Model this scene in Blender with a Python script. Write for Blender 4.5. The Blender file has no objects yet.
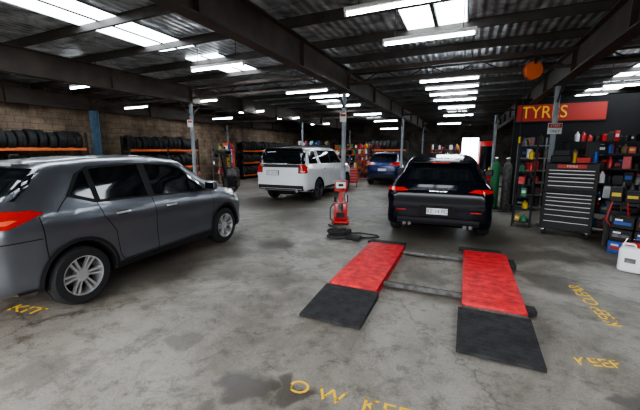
import bpy, bmesh, math, random
from mathutils import Vector, Matrix, Euler
from mathutils.bvhtree import BVHTree
from mathutils.geometry import delaunay_2d_cdt
random.seed(7)
scene=bpy.context.scene
col=scene.collection

# ------------------------------------------------------------------ materials
def N(nt,t,**kw):
    n=nt.nodes.new(t)
    for k,v in kw.items(): setattr(n,k,v)
    return n
def mat(name,c,rough=.5,metal=0.,coat=0.,emis=0.,ecol=None,var=0.,vscale=8.,bump=0.,bscale=60.,spec=.5,flake=False):
    m=bpy.data.materials.new(name); m.use_nodes=True; nt=m.node_tree
    b=nt.nodes['Principled BSDF']
    b.inputs['Base Color'].default_value=(*c,1); b.inputs['Roughness'].default_value=rough
    b.inputs['Metallic'].default_value=metal; b.inputs['Coat Weight'].default_value=coat
    b.inputs['Coat Roughness'].default_value=.04
    b.inputs['Specular IOR Level'].default_value=spec
    if emis:
        b.inputs['Emission Color'].default_value=(*(ecol or c),1); b.inputs['Emission Strength'].default_value=emis
    tc=N(nt,'ShaderNodeTexCoord')
    if var:
        no=N(nt,'ShaderNodeTexNoise'); no.inputs['Scale'].default_value=vscale; no.inputs['Detail'].default_value=6
        nt.links.new(tc.outputs['Object'],no.inputs['Vector'])
        r=N(nt,'ShaderNodeValToRGB'); e=r.color_ramp.elements
        e[0].position=.32; e[1].position=.68
        e[0].color=(*[x*(1-var) for x in c],1); e[1].color=(*[min(1,x*(1+var*.6)) for x in c],1)
        nt.links.new(no.outputs['Fac'],r.inputs['Fac']); nt.links.new(r.outputs['Color'],b.inputs['Base Color'])
    if bump:
        no=N(nt,'ShaderNodeTexNoise'); no.inputs['Scale'].default_value=bscale; no.inputs['Detail'].default_value=4
        nt.links.new(tc.outputs['Object'],no.inputs['Vector'])
        bp=N(nt,'ShaderNodeBump'); bp.inputs['Strength'].default_value=bump; bp.inputs['Distance'].default_value=.02
        nt.links.new(no.outputs['Fac'],bp.inputs['Height']); nt.links.new(bp.outputs['Normal'],b.inputs['Normal'])
    return m
M_tyre=mat('tyre_rubber',(.014,.014,.015),.75,bump=.3,bscale=90)
M_black=mat('black_plastic',(.015,.015,.017),.6,spec=.35)
M_void=mat('wheel_well_black',(.006,.006,.006),.9)
M_glass=mat('tinted_glass',(.006,.008,.010),.06,coat=.2)
M_alloy=mat('alloy_silver',(.66,.66,.68),.28,metal=.8)
M_alloyd=mat('alloy_dark',(.10,.10,.11),.3,metal=.8)
M_chrome=mat('chrome',(.8,.8,.8),.12,metal=1)
M_pull=mat('drawer_pull_aluminium',(.45,.45,.45),.35,metal=.9)
M_red_lens=mat('red_lens',(.45,.008,.006),.12,coat=.6,emis=.05,ecol=(1,.03,.02))
M_clear_lens=mat('clear_lens',(.75,.75,.75),.1,coat=1)
M_orange_lens=mat('amber_lens',(.75,.12,.05),.15,coat=1)
M_plate=mat('plate_white',(.68,.70,.70),.4)
M_platey=mat('plate_text',(.02,.03,.08),.5)
M_grey=mat('paint_grey',(.125,.132,.150),.30,metal=.6,coat=.6,var=.05,vscale=3)
M_white=mat('paint_white',(.74,.75,.77),.25,coat=1.)
M_dark=mat('paint_midnight',(.003,.004,.008),.09,spec=.30)
M_blue=mat('paint_blue',(.006,.02,.11),.25,metal=.3,coat=1.)
M_steel=mat('steel_dark',(.045,.04,.037),.6,metal=.2,var=.3,vscale=4)
M_beam=mat('beam_brown',(.060,.043,.034),.65,var=.4,vscale=3)
M_post=mat('post_paint',(.28,.31,.34),.5,var=.3,vscale=5)
M_postb=mat('pillar_blue',(.16,.28,.40),.55,var=.3,vscale=5)
M_galv=mat('galvanised',(.30,.30,.30),.42,metal=.6,var=.25,vscale=5)
M_red=mat('lift_red',(.60,.014,.020),.48,var=.5,vscale=9,bump=.3,bscale=120)
M_redg=mat('gloss_red',(.48,.02,.02),.3,coat=.5)
M_orange=mat('rack_orange',(.70,.15,.04),.5)
M_rubber=mat('rubber_mat',(.024,.024,.025),.7,var=.6,vscale=10,bump=.5,bscale=60,spec=.35)
M_scuff=mat('scuffed_steel',(.14,.135,.13),.5,metal=.4,var=.5,vscale=12)
M_cab=mat('cabinet_black',(.008,.008,.009),.45,spec=.35)
M_whitep=mat('white_plastic',(.72,.73,.75),.45)
M_tube=mat('tube_emissive',(1,1,1),.5,emis=34,ecol=(.86,.94,1))
M_sky=mat('skylight_sheet',(.8,.85,.9),.5,emis=9,ecol=(.86,.94,1))
M_batten=mat('batten_white',(.6,.6,.6),.5)
M_yellow=mat('yellow',(.60,.40,.02),.5)
M_green=mat('green',(.03,.20,.08),.5)
M_bluep=mat('blue_plastic',(.02,.08,.34),.5)
M_card=mat('cardboard',(.22,.15,.09),.8,var=.2)
M_darkwall=mat('dark_panel',(.012,.012,.013),.7,var=.3,vscale=2,spec=.3)
M_signred=mat('sign_red',(.42,.02,.012),.5)
M_signyel=mat('sign_yellow',(.85,.50,.04),.5,emis=.15)

# ------------------------------------------------------------------ mesh builder
class MB:
    def __init__(s): s.v=[];s.f=[];s.m=[];s.s=[];s.mats=[]
    def mi(s,m):
        if m not in s.mats: s.mats.append(m)
        return s.mats.index(m)
    def add(s,vs,fs,m,smooth=False,M=None):
        o=len(s.v); k=s.mi(m)
        for v in vs:
            v=Vector(v)
            s.v.append(M@v if M else v)
        for f in fs: s.f.append([o+i for i in f]); s.m.append(k); s.s.append(smooth)
    def box(s,c,size,m,rot=(0,0,0),bev=0,seg=1):
        M=Matrix.Translation(c)@Euler(rot).to_matrix().to_4x4()@Matrix.Diagonal((*size,1))
        if not bev:
            vs=[(x,y,z) for x in(-.5,.5) for y in(-.5,.5) for z in(-.5,.5)]
            fs=[(0,1,3,2),(4,6,7,5),(0,4,5,1),(2,3,7,6),(0,2,6,4),(1,5,7,3)]
            s.add(vs,fs,m,False,M); return
        bm=bmesh.new(); bmesh.ops.create_cube(bm,size=1)
        for v in bm.verts: v.co=Vector((v.co.x*size[0],v.co.y*size[1],v.co.z*size[2]))
        bmesh.ops.bevel(bm,geom=list(bm.edges),offset=min(bev,min(size)*.45),segments=seg,affect='EDGES',profile=.5)
        bm.verts.index_update()
        M=Matrix.Translation(c)@Euler(rot).to_matrix().to_4x4()
        s.add([v.co.copy() for v in bm.verts],[[v.index for v in f.verts] for f in bm.faces],m,seg>1,M); bm.free()
    def cyl(s,p0,p1,r,m,n=16,r2=None,caps=True,smooth=True):
        p0=Vector(p0);p1=Vector(p1);d=p1-p0
        q=d.to_track_quat('Z','Y').to_matrix().to_4x4(); M=Matrix.Translation(p0)@q; L=d.length
        r2=r if r2 is None else r2
        vs=[];fs=[]
        for i in range(n):
            a=2*math.pi*i/n; vs.append((r*math.cos(a),r*math.sin(a),0)); vs.append((r2*math.cos(a),r2*math.sin(a),L))
        for i in range(n):
            j=(i+1)%n; fs.append((2*i,2*j,2*j+1,2*i+1))
        s.add(vs,fs,m,smooth,M)
        if caps:
            s.add([vs[2*i] for i in range(n)],[list(range(n))[::-1]],m,False,M)
            s.add([vs[2*i+1] for i in range(n)],[list(range(n))],m,False,M)
    def tube(s,pts,r,m,n=8):
        for a,b in zip(pts[:-1],pts[1:]): s.cyl(a,b,r,m,n=n)
    def lathe(s,prof,M,m,n=32,close=False):
        k=len(prof);vs=[];fs=[]
        for i in range(n):
            a=2*math.pi*i/n
            for r,h in prof: vs.append((r*math.cos(a),r*math.sin(a),h))
        kk=k if close else k-1
        for i in range(n):
            j=(i+1)%n
            for t in range(kk):
                u=(t+1)%k
                fs.append((i*k+t,j*k+t,j*k+u,i*k+u))
        s.add(vs,fs,m,True,M)
    def make(s,name,loc=(0,0,0),rz=0,parent=None,sharp=35):
        me=bpy.data.meshes.new(name); me.from_pydata([tuple(v) for v in s.v],[],s.f)
        for m in s.mats: me.materials.append(m)
        me.polygons.foreach_set('material_index',s.m); me.polygons.foreach_set('use_smooth',s.s)
        me.update(); me.validate()
        bm=bmesh.new(); bm.from_mesh(me)
        bmesh.ops.recalc_face_normals(bm,faces=bm.faces); bm.to_mesh(me); bm.free()
        try: me.set_sharp_from_angle(angle=math.radians(sharp))
        except Exception: pass
        o=bpy.data.objects.new(name,me); col.objects.link(o)
        o.location=loc; o.rotation_euler=(0,0,rz)
        if parent: o.parent=parent
        return o
def empty(name,loc,rz=0):
    o=bpy.data.objects.new(name,None); col.objects.link(o); o.location=loc; o.rotation_euler=(0,0,rz); o.empty_display_size=.2
    return o
def text(name,body,size,loc,rot,m,parent=None,ext=.001,align='CENTER',sx=1):
    c=bpy.data.curves.new(name,'FONT'); c.body=body; c.size=size; c.extrude=ext; c.align_x=align; c.align_y='CENTER'
    c.materials.append(m); o=bpy.data.objects.new(name,c); col.objects.link(o); o.location=loc; o.rotation_euler=rot; o.scale=(sx,1,1)
    if parent: o.parent=parent
    return o

# ------------------------------------------------------------------ cars
def lin(pts,x):
    if x<=pts[0][0]: return pts[0][1]
    for (a,b),(c,d) in zip(pts[:-1],pts[1:]):
        if x<=c: return b+(d-b)*(x-a)/(c-a)
    return pts[-1][1]
def sm(pts,x,w=.06):
    lo,hi=pts[0][0],pts[-1][0]
    w=min(w,x-lo,hi-x)
    if w<=1e-6: return lin(pts,x)
    return sum(lin(pts,x+w*k/4)*(5-abs(k)) for k in range(-4,5))/25
def inpoly(p,poly):
    x,y=p;c=False;n=len(poly)
    for i in range(n):
        x1,y1=poly[i];x2,y2=poly[i-1]
        if (y1>y)!=(y2>y) and x<(x2-x1)*(y-y1)/(y2-y1)+x1: c=not c
    return c
def segd(p,a,b):
    p=Vector(p);a=Vector(a);b=Vector(b);d=b-a
    t=max(0,min(1,(p-a).dot(d)/max(d.length_squared,1e-9))); return (p-a-d*t).length
def decal(mb,bvh,poly,axis,m,off=.005,g=.05,jump=.10,side=1):
    out=[]
    n=len(poly)
    for i in range(n):
        a=Vector(poly[i]);b=Vector(poly[(i+1)%n]); k=max(1,int((b-a).length/g))
        for j in range(k): out.append(a+(b-a)*j/k)
    ne=len(out); edges=[(i,(i+1)%ne) for i in range(ne)]
    xs=[p[0] for p in poly];ys=[p[1] for p in poly]
    pts=list(out); x=min(xs)+g/2
    while x<max(xs):
        y=min(ys)+g/2
        while y<max(ys):
            if inpoly((x,y),poly) and min(segd((x,y),poly[i],poly[(i+1)%n]) for i in range(n))>.3*g: pts.append(Vector((x,y)))
            y+=g
        x+=g
    r=delaunay_2d_cdt(pts,edges,[],1,1e-5)
    vs=[];dep=[]
    for p in r[0]:
        if axis=='x': o=Vector((side*3,p[0],p[1]));d=Vector((-side,0,0))
        elif axis=='rear': o=Vector((p[0],-3,p[1]));d=Vector((0,1,0))
        elif axis=='front': o=Vector((p[0],12,p[1]));d=Vector((0,-1,0))
        else: o=Vector((p[0],p[1],5));d=Vector((0,0,-1))
        h=bvh.ray_cast(o,d)
        if h[0] is None: vs.append(o);dep.append(None)
        else:
            nn=h[1] if h[1].dot(d)<0 else -h[1]
            vs.append(h[0]+nn*off);dep.append(h[3])
    fs=[]
    for f in r[2]:
        ds=[dep[i] for i in f]
        if None in ds or max(ds)-min(ds)>jump: continue
        fs.append(list(f))
    if fs: mb.add(vs,fs,m,True)
def ribbon(pts,w):
    L=[];R=[]
    for i,p in enumerate(pts):
        p=Vector(p); a=Vector(pts[max(0,i-1)]);b=Vector(pts[min(len(pts)-1,i+1)]); d=(b-a).normalized(); nn=Vector((-d.y,d.x))*w/2
        L.append(tuple(p+nn));R.append(tuple(p-nn))
    return L+R[::-1]
def wheel(mb,cx,cy,side,r,rim,w,nsp,mr,twin=True):
    M=Matrix.Translation((cx,cy,r))@Matrix.Rotation(side*math.pi/2,4,'Y')
    h=w/2
    mb.lathe([(rim*.93,-h*.9),(rim*1.02,-h),(r-.03,-h),(r-.006,-h+.03),(r,-h+.06),(r,-.02),(r-.012,-.015),(r-.012,.015),(r,.02),(r,h-.06),(r-.006,h-.03),(r-.03,h),(rim*1.04,h*1.0),(rim*.99,h*.92)],M,M_tyre,48)
    mb.lathe([(rim*.99,h*.92),(rim*1.0,h*.98),(rim*.95,h*.96),(rim*.90,h*.6),(rim*.88,-h*.8)],M,mr,48)
    mb.lathe([(0,-h*.1),(rim*.62,-h*.1),(rim*.62,-h*.25)],M,M_scuff,32)
    mb.lathe([(rim*.95,-h*.3),(0,-h*.32)],M,M_void,32)
    mb.lathe([(0,h*.72),(.03,h*.74),(.04,h*.70),(.075,h*.66),(.08,h*.2)],M,mr,24)
    for i in range(nsp):
        for da in ((-.15,.15) if twin else (0,)):
            a=2*math.pi*i/nsp+math.pi/2
            R0=.05;R1=rim*.95
            wd0=.014 if twin else .034; wd1=.017 if twin else .044
            p0=Vector((R0*math.cos(a+da*2),R0*math.sin(a+da*2),0)); p1=Vector((R1*math.cos(a+da),R1*math.sin(a+da),0))
            d=(p1-p0).normalized(); nn=Vector((-d.y,d.x,0))
            vs=[]
            for p,wd,z in((p0,wd0,h*.68),((p0+p1)/2,(wd0+wd1)/2,h*.78),(p1,wd1,h*.93)):
                vs+= [p+nn*wd*.7+Vector((0,0,z)),p-nn*wd*.7+Vector((0,0,z)),p-nn*wd+Vector((0,0,z-.03)),p+nn*wd+Vector((0,0,z-.03))]
            fs=[]
            for k in (0,4): 
                for j in range(4): fs.append((k+j,k+(j+1)%4,k+4+(j+1)%4,k+4+j))
            mb.add(vs,fs,mr,False,M)
def car(name,S,loc,rz):
    root=empty(name,loc,rz); L=S['L']
    st=[0,.008,.02,.035,.05,.07,.09,.12,.15]; x=.18
    while x<L-.17: st.append(x); x+=.04
    st+=[L-.15,L-.12,L-.09,L-.07,L-.05,L-.035,L-.02,L-.008,L]
    rows=[]
    for l in st:
        top=sm(S['top'],l,S.get('w',.07));bot=sm(S['bot'],l);belt=sm(S['belt'],l);hw=sm(S['hw'],l,.05)
        belt=min(belt,top-.03);h=top-belt;k=min(1,h/.42);k=k*k*(3-2*k)
        tw=hw*(.86-(.86-S['tw'])*k);low=belt-bot;b9=.935*hw
        H=[(0,bot),(.5*hw,bot),(.88*hw,bot),(.95*hw,bot+.03*low),(.98*hw,bot+.10*low),(.99*hw,bot+.22*low),(.985*hw,bot+.36*low),(.978*hw,bot+.5*low),(.984*hw,bot+.62*low),(1.0*hw,bot+.72*low),(.998*hw,bot+.80*low),(.975*hw,bot+.92*low),(b9,belt)]
        for q,z in((.22,.2),(.48,.45),(.75,.68),(.93,.84)): H.append((b9+(tw-b9)*q,belt+z*h))
        H+=[(tw*.93,belt+.93*h),(tw*.78,belt+.975*h),(tw*.4,belt+.995*h),(0,top)]
        rows.append([(x,l,z) for x,z in H]+[(-x,l,z) for x,z in H[-2:0:-1]])
    n=len(rows[0]);hn=(n//2)
    vs=[v for r in rows for v in r];fs=[]
    for i in range(len(rows)-1):
        for j in range(n):
            k=(j+1)%n; fs.append((i*n+j,i*n+k,(i+1)*n+k,(i+1)*n+j))
    for base in(0,(len(rows)-1)*n):
        fs.append((base,base+1,base+n-1))
        for j in range(1,hn-1): fs.append((base+j,base+j+1,base+n-j-1,base+n-j))
        fs.append((base+hn-1,base+hn,base+hn+1))
    me=bpy.data.meshes.new('tmp');me.from_pydata(vs,[],fs)
    bm=bmesh.new();bm.from_mesh(me);bmesh.ops.recalc_face_normals(bm,faces=bm.faces);bm.to_mesh(me);bm.free()
    me.materials.append(S['paint']);me.materials.append(M_void)
    ob=bpy.data.objects.new('tmp',me);col.objects.link(ob)
    r=S['r'];hwm=max(p[1] for p in S['hw'])
    c=MB();c.mi(S['paint'])
    for ay in S['ax']:
        for sd in(1,-1): c.cyl((sd*(hwm-.30),ay,r+.01),(sd*(hwm+.3),ay,r+.01),r+.055,M_void,n=40)
    me2=bpy.data.meshes.new('c');
    bmv=bmesh.new()
    vv=[bmv.verts.new(v) for v in c.v]
    for f in c.f: bmv.faces.new([vv[i] for i in f])
    bmesh.ops.remove_doubles(bmv,verts=bmv.verts,dist=1e-5)
    bmesh.ops.recalc_face_normals(bmv,faces=bmv.faces)
    for f in bmv.faces: f.material_index=1
    bmv.to_mesh(me2);bmv.free()
    me2.materials.append(S['paint']);me2.materials.append(M_void)
    oc=bpy.data.objects.new('c',me2);col.objects.link(oc)
    md=ob.modifiers.new('b','BOOLEAN');md.operation='DIFFERENCE';md.object=oc;md.solver='EXACT'
    dg=bpy.context.evaluated_depsgraph_get();ev=ob.evaluated_get(dg)
    bme=bpy.data.meshes.new_from_object(ev)
    bpy.data.objects.remove(ob);bpy.data.objects.remove(oc)
    for p in bme.polygons: p.use_smooth=True
    bme.set_sharp_from_angle(angle=math.radians(38))
    bme.name='body_shell'
    body=bpy.data.objects.new('body_shell',bme);col.objects.link(body);body.parent=root
    bm=bmesh.new();bm.from_mesh(bme);bvh=BVHTree.FromBMesh(bm);bm.free()
    d=MB()
    for it in S['decals']:
        poly,ax,m=it[0],it[1],it[2];off=it[3] if len(it)>3 else .005
        if ax=='x':
            for sd in(1,-1): decal(d,bvh,poly,'x',m,off,side=sd,jump=.12)
        elif ax.endswith('2'):
            decal(d,bvh,poly,ax[:-1],m,off,jump=.3);decal(d,bvh,[(-a,b) for a,b in poly],ax[:-1],m,off,jump=.3)
        else: decal(d,bvh,poly,ax,m,off,jump=.3)
    for ay in S['ax']:
        ra=r+.05;rb=ra+S.get('arch',.05)
        a0=-.12
        arc2=[(ay+rb*math.cos(a),r+.01+rb*math.sin(a)) for a in [a0+(math.pi-2*a0)*i/24 for i in range(25)]]
        arc=[(ay+(ra+.008)*math.cos(a),r+.01+(ra+.008)*math.sin(a)) for a in [a0+(math.pi-2*a0)*i/24 for i in range(25)]]
        for sd in(1,-1): decal(d,bvh,arc+arc2[::-1],'x',S.get('archm',M_black),.012,side=sd,g=.04,jump=.12)
    for sm_ in S['seams']:
        for sd in(1,-1): decal(d,bvh,ribbon(sm_,.010),'x',M_void,.004,side=sd,g=.05,jump=.12)
    d.make('trim_and_glass',parent=root,sharp=60)
    w=MB()
    for ay in S['ax']:
        for sd in(1,-1): wheel(w,sd*(hwm-.135),ay,sd,r,S['rim'],.225,S['nsp'],S['rimm'],S.get('twin',True))
    w.make('wheels',parent=root)
    e=MB();ml,mz=S['mirror']
    for sd in(1,-1):
        e.box((sd*(hwm+.10),ml,mz),(.22,.11,.15),S['paint'],bev=.045,seg=4)
        e.box((sd*(hwm+.10),ml-.052,mz),(.17,.012,.11),M_glass,bev=.005)
        e.box((sd*(hwm-.02),ml+.01,mz-.06),(.12,.06,.035),M_black)
        for (hl,hz) in S['handles']:
            e.box((sd*(hwm+.014),hl,hz),(.022,.20,.028),S.get('hm',S['paint']),bev=.009,seg=2)
            e.box((sd*(hwm-.004),hl,hz-.004),(.006,.13,.05),M_void)
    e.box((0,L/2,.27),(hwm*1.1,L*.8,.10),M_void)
    if 'extra' in S: S['extra'](e,root)
    e.make('fittings',parent=root)
    return root

def extra_asx(e,root):
    e.box((0,-.012,.86),(.40,.01,.12),M_plate); 
    text('plate_text','BTR 47C',.10,(0,-.019,.86),(math.pi/2,0,0),M_platey,root)
    e.box((0,.75,1.675),(.02,.10,.05),M_black,bev=.008)
    e.box((0,.52,1.595),(1.05,.16,.03),M_grey,bev=.012,seg=2)
    e.cyl((-.1,.02,.98),(.1,.02,.98),.012,M_chrome)
    e.cyl((.45,.0,.34),(.45,.2,.34),.035,M_chrome)
ASX=dict(L=4.3,paint=M_grey,r=.338,rim=.226,ax=(.80,3.47),nsp=6,rimm=M_alloy,tw=.69,
 top=[(0,.84),(.03,1.06),(.12,1.20),(.28,1.30),(.62,1.59),(.78,1.635),(1.3,1.675),(2.1,1.68),(2.65,1.61),(3.40,1.13),(3.52,1.09),(3.95,1.0),(4.17,.90),(4.27,.74),(4.3,.60)],
 bot=[(0,.42),(.1,.33),(.5,.26),(3.8,.22),(4.15,.25),(4.3,.38)],
 belt=[(0,1.0),(.3,1.14),(1.0,1.10),(3.3,1.01),(3.95,.88),(4.3,.62)],
 hw=[(0,.62),(.05,.72),(.18,.80),(.45,.86),(.8,.885),(3.6,.885),(3.95,.84),(4.18,.72),(4.3,.52)],
 decals=[
  ([(.76,1.25),(1.05,1.14),(3.20,1.045),(3.06,1.16),(2.60,1.48),(2.40,1.545),(1.6,1.575),(1.1,1.555),(.94,1.48)],'x',M_black,.004),
  ([(.82,1.265),(1.05,1.18),(1.05,1.51),(.99,1.475)],'x',M_glass,.008),
  ([(1.12,1.165),(1.80,1.13),(1.80,1.55),(1.25,1.535),(1.12,1.52)],'x',M_glass,.008),
  ([(1.92,1.125),(2.98,1.08),(2.93,1.20),(2.56,1.46),(2.36,1.52),(1.92,1.545)],'x',M_glass,.008),
  ([(.20,.24),(4.0,.20),(4.0,.34),(2.9,.36),(1.4,.36),(.20,.36)],'x',M_black,.010),
  ([(-.70,1.25),(.70,1.25),(.58,1.55),(-.58,1.55)],'rear',M_glass,.006),
  ([(-.66,.40),(.66,.40),(.66,.58),(-.66,.58)],'rear',M_black,.008),
  ([(.38,1.03),(.76,1.02),(.80,1.16),(.42,1.16)],'rear2',M_red_lens,.012),
  ([(.03,1.0),(.20,1.0),(.50,1.115),(.40,1.15),(.05,1.165)],'x',M_red_lens,.010),
  ([(.12,1.035),(.20,1.035),(.28,1.07),(.24,1.08),(.13,1.07)],'x',M_orange_lens,.016),
  ([(-.62,1.17),(.62,1.17),(.55,1.53),(-.55,1.53)],'front',M_glass,.006),
  ([(-.4,.45),(.4,.45),(.5,.82),(-.5,.82)],'front',M_black,.008),
  ([(3.85,.76),(4.2,.70),(4.15,.84),(3.8,.90)],'x',M_clear_lens,.01),
  ([(3.32,.74),(3.42,.74),(3.42,.77),(3.32,.77)],'x',M_orange_lens,.01)],
 seams=[[(1.86,.30),(1.86,1.13)],[(1.07,1.15),(1.10,.97),(1.24,.76),(1.26,.45),(1.32,.36)],[(3.1,1.05),(3.14,.82),(3.06,.36)],[(1.32,.37),(3.05,.37)],[(.08,.86),(.45,.86)],[(.62,1.10),(.70,1.18),(.78,1.25)],[(.48,.62),(.45,1.08)]],
 mirror=(2.95,1.16),handles=[(1.34,.98),(2.14,.95)],hm=M_alloy,extra=extra_asx)

def extra_disco(e,root):
    e.box((-.28,-.012,1.0),(.42,.012,.13),M_plate); text('plate_text','FK 29 LM',.10,(-.28,-.02,1.0),(math.pi/2,0,0),M_platey,root)
    e.box((0,.28,1.80),(1.35,.25,.04),M_black,bev=.015,seg=2)
    for sd in(1,-1):
        e.cyl((sd*.62,-.02,.42),(sd*.62,.15,.42),.05,M_chrome)
        e.tube([(sd*.70,.7,1.87),(sd*.70,.9,1.915),(sd*.70,2.6,1.925),(sd*.70,2.8,1.87)],.016,M_black)
DISCO=dict(L=4.95,paint=M_white,r=.385,rim=.262,ax=(1.03,3.95),nsp=5,rimm=M_alloyd,tw=.80,w=.05,
 top=[(0,.95),(.02,1.20),(.05,1.30),(.17,1.70),(.25,1.82),(.42,1.855),(1.5,1.89),(2.75,1.86),(2.95,1.80),(3.6,1.34),(3.75,1.28),(4.5,1.19),(4.8,1.07),(4.92,.85),(4.95,.65)],
 bot=[(0,.48),(.1,.40),(.5,.33),(4.5,.31),(4.95,.45)],
 belt=[(0,1.1),(.2,1.24),(3.5,1.20),(4.5,1.05),(4.95,.66)],
 hw=[(0,.86),(.04,.94),(.12,.975),(.5,.99),(4.3,.99),(4.7,.90),(4.9,.72),(4.95,.6)],
 decals=[
  ([(.36,1.30),(1.02,1.29),(.86,1.72),(.42,1.72)],'x',M_glass,.006),
  ([(1.28,1.29),(3.42,1.24),(3.28,1.36),(2.86,1.68),(2.7,1.72),(1.12,1.73)],'x',M_glass,.006),
  ([(2.10,1.26),(2.18,1.26),(2.18,1.73),(2.10,1.73)],'x',M_black,.010),
  ([(.15,.30),(4.8,.30),(4.8,.46),(.15,.46)],'x',M_black,.010),
  ([(-.88,1.29),(.88,1.29),(.79,1.79),(-.79,1.79)],'rear',M_glass,.006),
  ([(-.74,.40),(.74,.40),(.74,2.8),(-.74,2.8)],'top',M_black,.004),
  ([(-.86,.44),(.86,.44),(.86,.60),(-.86,.60)],'rear',M_black,.010),
  ([(.72,1.02),(.92,1.02),(.94,1.25),(.66,1.25),(.68,1.19),(.76,1.17)],'rear2',M_red_lens,.014),
  ([(-.90,1.18),(.90,1.18),(.92,1.28),(-.92,1.28)],'rear',M_black,.006),
  ([(.68,1.0),(.94,1.0),(.94,1.28),(.68,1.28)],'rear2',M_black,.008),
  ([(-.52,.92),(-.04,.92),(-.04,1.08),(-.52,1.08)],'rear',M_black,.006),
  ([(.03,1.02),(.12,1.02),(.12,1.25),(.04,1.25)],'x',M_red_lens,.012),
  ([(-.78,1.38),(.78,1.38),(.70,1.74),(-.70,1.74)],'front',M_glass,.006),
  ([(-.5,.75),(.5,.75),(.55,1.0),(-.55,1.0)],'front',M_black,.008)],
 seams=[[(2.14,.45),(2.14,1.26)],[(1.15,1.29),(1.2,1.1),(1.45,.8),(1.5,.5)],[(3.3,1.25),(3.38,1.0),(3.3,.5)]],
 mirror=(3.12,1.33),handles=[(1.5,1.10),(2.35,1.09)],extra=extra_disco,arch=.035,archm=M_white)

def extra_macan(e,root):
    e.box((0,-.014,.60),(.38,.014,.115),M_plate); text('plate_text','BZ 14 PC',.095,(0,-.023,.60),(math.pi/2,0,0),M_platey,root)
    e.box((0,.52,1.53),(1.08,.22,.035),M_dark,rot=(.28,0,0),bev=.014,seg=2)
    e.box((0,.405,1.505),(.34,.01,.02),M_red_lens)
    text('tailgate_lettering','SPORT',.06,(0,.02,.96),(math.radians(80),0,0),M_chrome,root,sx=1.8)
    for sd in(1,-1):
        e.cyl((sd*.60,.0,.33),(sd*.60,.15,.33),.036,M_scuff)
        e.cyl((sd*.50,.0,.33),(sd*.50,.15,.33),.036,M_scuff)
    e.cyl((-.2,.41,1.24),(.25,.28,1.20),.01,M_black)
MACAN=dict(L=4.68,paint=M_dark,r=.375,rim=.262,ax=(.93,3.74),nsp=5,rimm=M_alloyd,tw=.64,
 top=[(0,.82),(.02,1.0),(.07,1.08),(.2,1.17),(.50,1.46),(.72,1.58),(1.3,1.66),(2.1,1.68),(2.6,1.62),(3.38,1.14),(3.5,1.09),(4.2,.95),(4.5,.83),(4.64,.64),(4.68,.52)],
 bot=[(0,.38),(.1,.28),(.5,.26),(4.2,.24),(4.68,.36)],
 belt=[(0,.92),(.2,1.06),(1.0,1.10),(3.4,1.02),(4.2,.88),(4.68,.54)],
 hw=[(0,.82),(.04,.90),(.14,.965),(.5,.99),(1.0,.995),(3.8,.98),(4.3,.90),(4.6,.70),(4.68,.58)],
 decals=[
  ([(.78,1.24),(1.0,1.17),(3.1,1.07),(2.55,1.50),(1.8,1.57),(1.2,1.53)],'x',M_glass,.006),
  ([(-.62,1.17),(.62,1.17),(.50,1.47),(-.50,1.47)],'rear',M_glass,.006),
  ([(.52,.975),(.82,.955),(.88,1.03),(.64,1.03)],'rear2',M_red_lens,.014),
  ([(.04,.955),(.20,.98),(.24,1.01),(.06,1.03)],'x',M_red_lens,.012),
  ([(-.74,.34),(.74,.34),(.74,.46),(-.74,.46)],'rear',M_black,.010),
  ([(.58,.60),(.76,.60),(.76,.62),(.58,.62)],'rear2',M_red_lens,.012),
  ([(-.34,.50),(.34,.50),(.30,.70),(-.30,.70)],'rear',M_void,.006),
  ([(.2,.24),(4.4,.22),(4.4,.36),(.2,.36)],'x',M_black,.010),
  ([(-.64,1.18),(.64,1.18),(.54,1.52),(-.54,1.52)],'front',M_glass,.006)],
 seams=[[(1.9,.36),(1.9,1.08)],[(1.1,1.12),(1.3,.8),(1.36,.4)]],
 mirror=(2.92,1.17),handles=[(1.4,.97),(2.15,.96)],extra=extra_macan,arch=.02,archm=M_dark)
HATCH=dict(ASX);HATCH['paint']=M_blue;HATCH['hm']=M_blue
def extra_h(e,root):
    e.box((0,-.012,.80),(.40,.01,.12),M_plate)
    e.box((0,.52,1.595),(1.05,.16,.03),M_blue,bev=.012,seg=2)
HATCH['extra']=extra_h

car('suv',ASX,(-4.69,1.27,0),math.radians(4.5))
car('suv',DISCO,(-5.62,9.35,0),0)
car('suv',MACAN,(-.44,6.45,0),math.radians(2))
car('hatchback_car',HATCH,(-3.72,15.8,0),0)

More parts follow.
